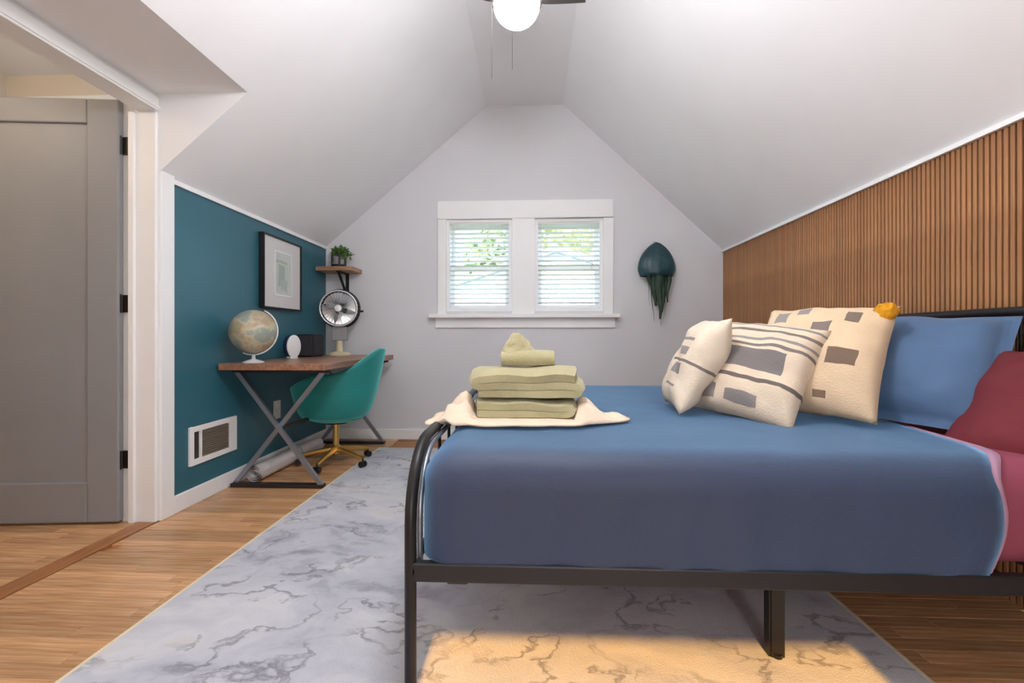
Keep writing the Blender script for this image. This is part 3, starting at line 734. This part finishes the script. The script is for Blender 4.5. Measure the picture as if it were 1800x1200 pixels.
# ------------------------------------------------------------------ desk
DX0, DX1, DY_0, DY_1, DZ = -1.928, -1.262, 2.715, 4.10, 0.797
desk = empty('writing_desk', (-1.6, 3.4, 0), 'brown wooden desk on crossed steel legs beside the teal wall', 'desk')
part('desktop', boxm(DX0, DX1, DY_0, DY_1, DZ - 0.042, DZ), 'deskwood', desk, bevel=0.004)
for y in (2.83, 4.02):
    bm = bmesh.new(); bar(bm, (DX0 + 0.04, y, DZ - 0.05), (DX1 - 0.07, y, 0.02), 0.020, 0.028); part('leg', bm, 'gunmetal', desk)
    bm = bmesh.new(); bar(bm, (DX1 - 0.06, y + 0.022, DZ - 0.05), (DX0 + 0.02, y + 0.022, 0.02), 0.020, 0.028); part('leg', bm, 'gunmetal', desk)
    part('foot_bar', boxm(DX0 + 0.006, DX1 - 0.058, y - 0.012, y + 0.034, 0.002, 0.026), 'darkmetal', desk, bevel=0.003)
    part('top_bar', boxm(DX0 + 0.02, DX1 - 0.03, y - 0.012, y + 0.034, DZ - 0.064, DZ - 0.042), 'darkmetal', desk)
bm = bmesh.new(); bar(bm, (-1.60, 2.85, 0.375), (-1.60, 4.02, 0.375), 0.022, 0.022); part('stretcher', bm, 'darkmetal', desk)

# globe on the desk
gl = empty('desk_globe', (-1.775, 2.83, DZ), 'antique cream globe on a small white stand at the desk corner', 'globe')
def globe_material():
    m = mat('globe_map', (196, 188, 156), 0.4, bump=0.0); nt = m.node_tree; p = nt.nodes['Principled BSDF']
    tc = N(nt, 'ShaderNodeTexCoord'); t = N(nt, 'ShaderNodeTexNoise'); t.inputs['Scale'].default_value = 9; t.inputs['Detail'].default_value = 6
    nt.links.new(tc.outputs['Object'], t.inputs['Vector'])
    cr = N(nt, 'ShaderNodeValToRGB'); e = cr.color_ramp.elements
    e[0].position = 0.42; e[0].color = lin(150, 160, 150); e[1].position = 0.50; e[1].color = lin(196, 188, 158)
    x = e.new(0.60); x.color = lin(172, 150, 126); x = e.new(0.68); x.color = lin(166, 168, 128)
    nt.links.new(t.outputs['Fac'], cr.inputs[0]); nt.links.new(cr.outputs[0], p.inputs['Base Color']); return m
M['globe'] = globe_material()
bm = bmesh.new(); bmesh.ops.create_uvsphere(bm, u_segments=40, v_segments=24, radius=0.138); bmesh.ops.translate(bm, verts=bm.verts, vec=(0, 0, 0.197)); part('sphere', bm, 'globe', gl, smooth=True, local=True)
ax = Vector((0.40, 0.12, 0.91)).normalized(); perp = Vector((0.91, 0.1, -0.41)).normalized()
bm = bmesh.new(); tube(bm, [Vector((0, 0, 0.197)) + (ax * math.cos(t) + perp * math.sin(t)) * 0.148 for t in [k * PI / 20 for k in range(21)]], 0.0045, 8); part('meridian_arm', bm, 'white', gl, smooth=True, local=True)
bm = bmesh.new(); lathe(bm, [(0, 0), (0.062, 0), (0.062, 0.006), (0.045, 0.012), (0.012, 0.022), (0.009, 0.052), (0, 0.052)], 24); part('stand', bm, 'white', gl, smooth='auto', local=True)

# oval clock
ck = empty('desk_clock', (-1.80, 3.36, DZ), 'small oval white clock with navy back on the desk', 'clock', rot=(0, 0, math.radians(62)))
bm = bmesh.new()
def oval(bm, y0, y1, sc, r0=0.078, cz=0.092):
    V = []
    for y, s in ((y0, 0.9), (y0 + 0.004, 1.0), (y1 - 0.004, 1.0), (y1, 0.9)):
        V.append([bm.verts.new((r0 * 0.72 * sc * s * math.cos(2 * PI * k / 28), y, cz + r0 * 1.1 * sc * s * math.sin(2 * PI * k / 28))) for k in range(28)])
    for a, b in zip(V, V[1:]):
        for k in range(28): bm.faces.new([a[k], a[(k + 1) % 28], b[(k + 1) % 28], b[k]])
    bm.faces.new(V[0]); bm.faces.new(V[-1])
oval(bm, -0.002, 0.045, 1.0); part('back_shell', bm, 'navy', ck, smooth='auto', local=True)
bm = bmesh.new(); oval(bm, -0.016, 0.0, 1.0); part('face', bm, 'white', ck, smooth='auto', local=True)
bm = bmesh.new(); box(bm, -0.03, 0.03, -0.014, 0.04, 0.0, 0.016); part('foot', bm, 'white', ck, bevel=0.003, local=True)

# dark speaker by the wall
spk = empty('desk_speaker', (-1.83, 3.72, DZ), 'dark charcoal box speaker at the back of the desk', 'speaker')
part('cabinet', boxm(-1.905, -1.77, 3.60, 3.80, DZ, DZ + 0.185), 'black', spk, bevel=0.008)
part('grille', boxm(-1.895, -1.78, 3.592, 3.60, DZ + 0.012, DZ + 0.173), 'charcoal', spk, bevel=0.003)
part('side_grille', boxm(-1.77, -1.764, 3.612, 3.788, DZ + 0.012, DZ + 0.173), 'charcoal', spk, bevel=0.003)

# desk fan
fn_ = empty('desk_fan', (-1.715, 3.99, DZ), 'round silver desk fan on a cream stand below the corner shelf', 'fan', rot=(0, 0, math.radians(14)))
FC, FR = 0.415, 0.155
bm = bmesh.new(); lathe(bm, [(0, 0), (0.095, 0), (0.095, 0.012), (0.085, 0.022), (0.03, 0.034), (0.026, 0.13), (0, 0.13)], 24); part('stand', bm, 'cream', fn_, smooth='auto', local=True)
part('neck', boxm(-0.065, 0.065, -0.02, 0.035, 0.13, 0.255), 'greyplastic', fn_, bevel=0.008, local=True)
def ring(R, y, r): 
    b = bmesh.new(); tube(b, [(R * math.cos(2 * PI * k / 40), y, FC + R * math.sin(2 * PI * k / 40)) for k in range(40)], r, 8, closed=True); return b
part('front_ring', ring(FR, -0.055, 0.008), 'chrome', fn_, smooth=True, local=True)
part('rear_ring', ring(FR + 0.006, 0.03, 0.016), 'black', fn_, smooth=True, local=True)
bm = bmesh.new()
for k in range(28):
    a = 2 * PI * k / 28
    tube(bm, [(0.03 * math.cos(a), -0.075, FC + 0.03 * math.sin(a)), (0.10 * math.cos(a), -0.072, FC + 0.10 * math.sin(a)), (FR * math.cos(a), -0.055, FC + FR * math.sin(a)), ((FR + 0.004) * math.cos(a), 0.02, FC + (FR + 0.004) * math.sin(a))], 0.0016, 5)
part('cage', bm, 'chrome', fn_, smooth=True, local=True, kind='stuff')
bm = bmesh.new()
for sy in (1,):
    lathe(bm, [(0, 0), (0.034, 0), (0.034, 0.006), (0.028, 0.014), (0, 0.016)], 20)
bmesh.ops.rotate(bm, verts=bm.verts, cent=(0, 0, 0), matrix=Matrix.Rotation(PI / 2, 3, 'X')); bmesh.ops.translate(bm, verts=bm.verts, vec=(0, -0.072, FC)); part('badge', bm, 'chrome', fn_, smooth='auto', local=True)
for k in range(4):
    a0 = k * PI / 2 + 0.3; bm = bmesh.new()
    def bld(u, v):
        r = 0.03 + u * 0.112; a = a0 + (v - 0.5) * (0.5 + 1.05 * u) + 0.25 * u
        return Vector((r * math.cos(a), -0.02 + (v - 0.5) * 0.035, FC + r * math.sin(a)))
    grid(bm, bld, 8, 6); bmesh.ops.solidify(bm, geom=bm.faces[:], thickness=0.002); part('blade', bm, 'chrome', fn_, smooth=True, local=True)
bm = bmesh.new(); lathe(bm, [(0, -0.07), (0.045, -0.065), (0.055, 0.0), (0.05, 0.06), (0, 0.07)], 20); bmesh.ops.rotate(bm, verts=bm.verts, cent=(0, 0, 0), matrix=Matrix.Rotation(PI / 2, 3, 'X')); bmesh.ops.translate(bm, verts=bm.verts, vec=(0, 0.075, FC)); part('motor', bm, 'black', fn_, smooth=True, local=True)
bm = bmesh.new(); tube(bm, [(FR + 0.01, 0.03, FC - 0.02), (FR + 0.045, 0.03, FC - 0.02)], 0.009, 8); part('side_knob', bm, 'black', fn_, local=True)

# ------------------------------------------------------------------ corner shelf with plant
shf = empty('corner_shelf', (-1.76, 4.1, 1.545), 'small wooden corner shelf on a black bracket holding a plant', 'shelf')
part('board', boxm(-1.935, -1.60, 3.99, YF - 0.002, 1.555, 1.592), 'shelfwood', shf, bevel=0.004)
part('bracket', (lambda b: (box(b, -1.755, -1.725, YF - 0.012, YF - 0.002, 1.30, 1.555), bar(b, (-1.74, YF - 0.01, 1.34), (-1.74, 4.03, 1.545), 0.02, 0.014), box(b, -1.755, -1.725, 4.01, YF - 0.002, 1.543, 1.555), b)[-1])(bmesh.new()), 'black', shf)
pl = empty('potted_plant', (-1.77, 4.10, 1.592), 'bushy green plant in a dark pot stand on the corner shelf', 'plant')
bm = bmesh.new(); lathe(bm, [(0, 0), (0.042, 0), (0.052, 0.085), (0.046, 0.085), (0.044, 0.075), (0, 0.075)], 20, (0, 0, 0.012)); part('pot', bm, 'greyplastic', pl, smooth='auto', local=True)
for k in range(4):
    a = k * PI / 2 + 0.5; bm = bmesh.new(); tube(bm, [(0.058 * math.cos(a), 0.058 * math.sin(a), 0), (0.058 * math.cos(a), 0.058 * math.sin(a), 0.12)], 0.009, 8); part('stand_post', bm, 'black', pl, smooth='auto', local=True)
bm = bmesh.new(); tube(bm, [(0.058 * math.cos(2 * PI * k / 24), 0.058 * math.sin(2 * PI * k / 24), 0.02) for k in range(24)], 0.008, 6, closed=True); part('stand_ring', bm, 'black', pl, smooth=True, local=True)
bm = bmesh.new(); rnd = random.Random(4)
for i in range(170):
    d = Vector((rnd.gauss(0, 1), rnd.gauss(0, 1), rnd.gauss(0.35, 0.8))).normalized()
    c = Vector((0.01, 0, 0.135)) + Vector((d.x * 0.085, d.y * 0.055, d.z * 0.06)) * rnd.uniform(0.5, 1) + Vector((0.05, 0, -0.02)) * (rnd.random() < 0.25)
    a = (d + Vector((rnd.gauss(0, 0.5), rnd.gauss(0, 0.5), rnd.gauss(0, 0.4)))).normalized(); b = a.orthogonal().normalized(); s = rnd.uniform(0.016, 0.03)
    bm.faces.new([bm.verts.new(c - a * s), bm.verts.new(c + b * s * 0.5 + Vector((0, 0, 0.003))), bm.verts.new(c + a * s), bm.verts.new(c - b * s * 0.5)])
part('foliage', bm, 'leaf', pl, local=True, kind='stuff')

# ------------------------------------------------------------------ things on the teal wall
pc = empty('framed_picture', (XL + 0.02, 3.43, 1.17), 'black framed print with a wide white mat on the teal wall', 'picture')
P0, P1, PZ0, PZ1 = 3.165, 3.70, 1.172, 1.712
bm = bmesh.new()
for q in ((P0, P0 + 0.011, PZ0, PZ1), (P1 - 0.011, P1, PZ0, PZ1), (P0 + 0.011, P1 - 0.011, PZ0, PZ0 + 0.011), (P0 + 0.011, P1 - 0.011, PZ1 - 0.011, PZ1)): box(bm, XL + 0.002, XL + 0.042, q[0], q[1], q[2], q[3])
part('frame', bm, 'black', pc)
part('mat_board', boxm(XL + 0.004, XL + 0.030, P0 + 0.011, P1 - 0.011, PZ0 + 0.011, PZ1 - 0.011), mat('mat_board', (216, 214, 212), 0.8), pc)
mp_ = printed('abstract_print', (206, 210, 208), [(-0.085, 0.085, -0.12, 0.12, (200, 206, 202)), (-0.05, 0.045, -0.07, 0.09, (170, 182, 174)), (-0.02, 0.07, -0.10, -0.02, (182, 190, 184)), (-0.085, 0.085, 0.105, 0.125, (176, 188, 172))], wob=0.05, bump=0.0, axes=('Y', 'Z'))
bm = boxm(XL + 0.030, XL + 0.032, 3.33, 3.545, 1.285, 1.60); bmesh.ops.translate(bm, verts=bm.verts, vec=(0, -3.4375, -1.4425))
pr = finish('print', bm, mp_); pr.parent = pc; pr.location = Vector((0, 3.4375, 1.4425)) - pc.location
bm = bmesh.new()
for q in ((3.315, 3.33, 1.27, 1.615), (3.545, 3.56, 1.27, 1.615), (3.33, 3.545, 1.27, 1.285), (3.33, 3.545, 1.60, 1.615)): box(bm, XL + 0.030, XL + 0.034, q[0], q[1], q[2], q[3])
part('mat_bevel', bm, 'white', pc)

vt = empty('wall_vent', (XL, 2.70, 0.22), 'white framed air vent low on the teal wall', 'vent')
bm = bmesh.new(); V0, V1, VZ0, VZ1 = 2.50, 2.91, 0.222, 0.444
for q in ((V0, V0 + 0.03, VZ0, VZ1), (V1 - 0.075, V1, VZ0, VZ1), (V0 + 0.03, V1 - 0.075, VZ0, VZ0 + 0.032), (V0 + 0.03, V1 - 0.075, VZ1 - 0.032, VZ1)): box(bm, XL, XL + 0.014, q[0], q[1], q[2], q[3])
part('frame', bm, 'trim', vt, bevel=0.002)
part('shaft', boxm(XL + 0.0005, XL + 0.002, V0 + 0.03, V1 - 0.075, VZ0 + 0.032, VZ1 - 0.032), 'ventdark', vt)
part('divider', boxm(XL + 0.002, XL + 0.013, 2.582, 2.594, VZ0 + 0.032, VZ1 - 0.032), 'trim', vt)
lv = None
for k in range(12):
    z = VZ0 + 0.040 + k * 0.0128
    if lv is None:
        bm = boxm(0, 0.010, -0.12, 0.12, -0.0035, 0.0035); bmesh.ops.rotate(bm, verts=bm.verts, cent=(0, 0, 0), matrix=Matrix.Rotation(0.5, 3, 'Y')); lv = finish('louvre', bm, 'vent'); o = lv
    else:
        o = bpy.data.objects.new('louvre', lv.data); COL.objects.link(o)
    o.parent = vt; o.location = (0.002, 2.714 - 2.70, z - 0.22)

ol = empty('wall_outlet', (XL, 3.40, 0.33), 'pale outlet plate on the teal wall behind the desk legs', 'outlet')
part('plate', boxm(XL, XL + 0.008, 3.352, 3.442, 0.335, 0.475), 'white', ol, bevel=0.003)
for z in (0.375, 0.435): part('socket', boxm(XL + 0.008, XL + 0.011, 3.375, 3.419, z - 0.017, z + 0.017), 'white', ol, bevel=0.003)

bm = bmesh.new()                                         # rolled white mat under the desk
def rl(u, v):
    a = u * 2 * PI * 3.0; r = 0.018 + 0.0022 * a
    return Vector((-1.83 + 0.02 * v + r * math.cos(a), 2.92 + 0.86 * v, 0.0625 + r * math.sin(a)))
grid(bm, rl, 90, 6); bmesh.ops.solidify(bm, geom=bm.faces[:], thickness=0.006)
rm = empty('rolled_mat', (-1.82, 3.35, 0.0), 'white rolled-up mat lying on the floor under the desk', 'mat')
part('roll', bm, 'rollwhite', rm, smooth=True)
bm = bmesh.new(); tube(bm, [(-1.818 + 0.0645 * math.cos(2 * PI * k / 32), 3.42, 0.0625 + 0.0645 * math.sin(2 * PI * k / 32)) for k in range(32)], 0.004, 6, closed=True); part('strap', bm, 'greyplastic', rm, smooth=True)

# ------------------------------------------------------------------ teal swivel chair (faces the desk, -X)
ch = empty('desk_chair', (-1.475, 3.37, 0.0), 'teal velvet bucket chair on a brass swivel base at the desk', 'chair', rot=(0, 0, math.radians(-4)))
def shell(u, v):
    th = (u - 0.5) * 2 * math.radians(148)                # 0 at the back (+x)
    b = math.cos(th)                                       # 1 at the back, -1 at the front
    back = max(0.0, b) ** 3.2; front = max(0.0, -b)
    ztop = 0.690 + 0.18 * back - 0.13 * front ** 1.3
    zb = 0.355
    s = v
    rb = 0.19; rt = 0.285 + 0.04 * back
    prof = rb + (rt - rb) * (s ** 0.45)
    x = prof * math.cos(th) * (1.05 if b > 0 else 1.14) + back * 0.035 * s; y = prof * math.sin(th) * 1.0
    z = zb + (ztop - zb) * s
    return Vector((x, y, z))
bm = bmesh.new(); grid(bm, shell, 48, 16)
bmesh.ops.recalc_face_normals(bm, faces=bm.faces[:]); bmesh.ops.solidify(bm, geom=bm.faces[:], thickness=0.032)
part('bucket_shell', bm, 'velvet', ch, smooth=True, local=True)
bm = bmesh.new(); lathe(bm, [(0, 0.335), (0.14, 0.335), (0.185, 0.352), (0.192, 0.37), (0.18, 0.385), (0, 0.385)], 36); 
for v in bm.verts: v.co.x *= 1.1
part('seat_base', bm, 'velvet', ch, smooth='auto', local=True)
bm = box_skin((-0.23, -0.185, 0.385), (0.17, 0.185, 0.46), (0.09, 0.09, 0.04), ALL, 0.04); part('seat_cushion', bm, 'velvet', ch, smooth=True, local=True)
bm = bmesh.new(); lathe(bm, [(0, 0.315), (0.09, 0.315), (0.09, 0.336), (0, 0.336)], 20); part('mounting_plate', bm, 'black', ch, local=True)
bm = bmesh.new(); lathe(bm, [(0, 0.085), (0.034, 0.085), (0.034, 0.135), (0.022, 0.15), (0.022, 0.316), (0, 0.316)], 20); part('column', bm, 'brass', ch, smooth='auto', local=True)
for k in range(5):
    a = k * 2 * PI / 5 + 0.93; c, s_ = math.cos(a), math.sin(a)
    bm = bmesh.new(); tube(bm, [(0.02 * c, 0.02 * s_, 0.115), (0.15 * c, 0.15 * s_, 0.098), (0.265 * c, 0.265 * s_, 0.074)], [0.024, 0.018, 0.013], 8)
    lg = part('base_arm', bm, 'brass', ch, smooth='auto', local=True)
    bm = bmesh.new(); q = Vector((0.262 * c, 0.262 * s_, 0.0)); tx = Vector((-s_, c, 0))
    for sd in (-1, 1):
        tube(bm, [q + tx * sd * 0.006 + Vector((0, 0, 0.0335)), q + tx * sd * 0.022 + Vector((0, 0, 0.0335))], 0.023, 14)
    tube(bm, [q + Vector((0, 0, 0.034)), q + Vector((0, 0, 0.082))], 0.007, 8)
    part('caster', bm, 'black', lg, smooth='auto', local=True)

# ------------------------------------------------------------------ jellyfish ornament
jf = empty('jellyfish_ornament', (1.13, 4.15, 1.10), 'dark teal jellyfish wall ornament with trailing green tendrils', 'ornament')
bm = bmesh.new()
def dome(u, v):
    a = u * 2 * PI; t = v
    r = 0.158 * math.sin(min(t * 1.18, 1.0) * PI / 2) ** 0.85 * (1 - 0.12 * max(0, t - 0.85) / 0.15) * (1 + 0.025 * math.cos(12 * a))
    z = 1.805 - 0.30 * t ** 1.25
    return Vector((1.118 + r * math.cos(a), 4.135 + 0.5 * r * math.sin(a), z))
grid(bm, dome, 48, 14, wrap=True); bmesh.ops.remove_doubles(bm, verts=bm.verts, dist=1e-4); bmesh.ops.solidify(bm, geom=bm.faces[:], thickness=0.006)
part('bell', bm, 'jelly', jf, smooth=True)
rnd = random.Random(12)
for k, (dx, L, r0) in enumerate(((-0.08, 0.14, 0.05), (-0.03, 0.30, 0.058), (0.015, 0.42, 0.058), (0.05, 0.36, 0.05), (0.085, 0.26, 0.045), (0.105, 0.27, 0.036), (0.12, 0.14, 0.025), (-0.05, 0.44, 0.008), (0.02, 0.48, 0.007), (0.07, 0.42, 0.006), (0.10, 0.38, 0.006), (-0.10, 0.30, 0.004))):
    bm = bmesh.new(); y = 4.135 + 0.02 * math.sin(k * 2.1); lean = (0.055 - dx) * 0.25
    pts = [(1.118 + dx + lean * t / 7 + 0.008 * math.sin(t * 1.1 + k), y + 0.008 * math.cos(t + k), 1.60 - (L + 0.06) * t / 7) for t in range(8)]
    tube(bm, pts, [r0 * (1 - 0.85 * (t / 7) ** 0.8) for t in range(8)], 8); part('tendril', bm, 'tendril', jf, smooth=True)
bm = bmesh.new(); tube(bm, [(1.118, 4.135, 1.80), (1.118, 4.2, 1.825), (1.118, YF, 1.83)], 0.0022, 6); part('hanging_wire', bm, 'black', jf)

# ------------------------------------------------------------------ ceiling lamp and added fill lamps
def lamp(name, x, y, zc, r, m, label, fins, ceil_z=ZC):
    L = empty(name, (x, y, zc), label, 'lamp')
    bm = bmesh.new(); bmesh.ops.create_uvsphere(bm, u_segments=32, v_segments=20, radius=r)
    for v in bm.verts: v.co.z *= 0.9
    bmesh.ops.translate(bm, verts=bm.verts, vec=(x, y, zc)); part('globe', bm, m, L, smooth=True)
    bm = bmesh.new(); lathe(bm, [(0, r * 0.86), (r * 0.75, r * 0.80), (r * 0.8, r * 0.95), (r * 0.7, r * 1.55), (0, r * 1.6)], 28, (x, y, zc)); part('housing', bm, 'bronze', L, smooth='auto')
    zt = ceil_z
    bm = bmesh.new(); tube(bm, [(x, y, zc + r * 1.55), (x, y, zt)], 0.012, 10); part('stem', bm, 'bronze', L, smooth='auto')
    bm = bmesh.new(); lathe(bm, [(0, -0.05), (0.03, -0.05), (0.065, -0.02), (0.07, 0), (0, 0)], 24, (x, y, zt)); part('canopy', bm, 'bronze', L, smooth='auto')
    if fins:
        bm = bmesh.new(); lathe(bm, [(0.113, 0.006), (0.122, 0.006), (0.122, 0.05), (0.085, 0.10), (0.078, 0.09), (0.113, 0.045), (0.113, 0.006)], 32, (x, y, zc), cap=False); part('rim', bm, 'bronze', L, smooth='auto')
        for az in (-8, 212, 282):
            a = math.radians(az); d = Vector((math.cos(a), math.sin(a), 0)); s = Vector((-d.y, d.x, 0))
            bm = bmesh.new()
            def fl(u, v): return Vector((x, y, zc + 0.004)) + d * (0.108 + u * 0.22) + s * ((v - 0.5) * (0.06 + 0.07 * u ** 0.6)) + Vector((0, 0, (v - 0.5) * 0.02))
            grid(bm, fl, 8, 3); bmesh.ops.solidify(bm, geom=bm.faces[:], thickness=0.008); part('blade', bm, 'bronze', L, local=False)
        for dx, z1 in ((-0.118, 2.20), (-0.02, 2.24)):
            bm = bmesh.new(); tube(bm, [(x + dx, y - 0.02, zc + 0.1), (x + dx, y - 0.02, z1)], 0.0008, 5); part('pull_chain', bm, 'bronze', L)
    return L
lamp('ceiling_fan_lamp', -0.074, 2.2, 2.565, 0.112, 'lampglobe', 'glowing white globe lamp with short dark blades under the ceiling', True)
lamp('near_fill_lamp', -0.04, 1.20, 2.34, 0.16, 'nearfillglobe', 'added fill lamp with a white globe over the near half of the room', False).location  # unseen lamp, added to brighten the slopes and the bed top
lamp('hall_fill_lamp', -2.95, 1.45, 2.34, 0.11, 'hallfillglobe', 'small warm lamp added to light the hall behind the door', False, 2.6)  # out of view, put in to lighten the beige hall wall

# unseen standing lamp added behind the viewer to lighten the rug under the bed
fl_ = empty('low_fill_lamp', (0.55, -1.15, 0.0), 'added low fill lamp with a white globe on the floor behind the viewer', 'lamp')
bm = bmesh.new(); lathe(bm, [(0, 0), (0.12, 0), (0.12, 0.015), (0.02, 0.03), (0, 0.03)], 28, (0.55, -1.15, 0)); part('base', bm, 'bronze', fl_, smooth='auto')
bm = bmesh.new(); tube(bm, [(0.55, -1.15, 0.025), (0.55, -1.15, 0.62)], 0.011, 10); part('pole', bm, 'bronze', fl_, smooth='auto')
bm = bmesh.new(); bmesh.ops.create_uvsphere(bm, u_segments=32, v_segments=20, radius=0.12); bmesh.ops.translate(bm, verts=bm.verts, vec=(0.55, -1.15, 0.73)); part('globe', bm, 'lowfillglobe', fl_, smooth=True)
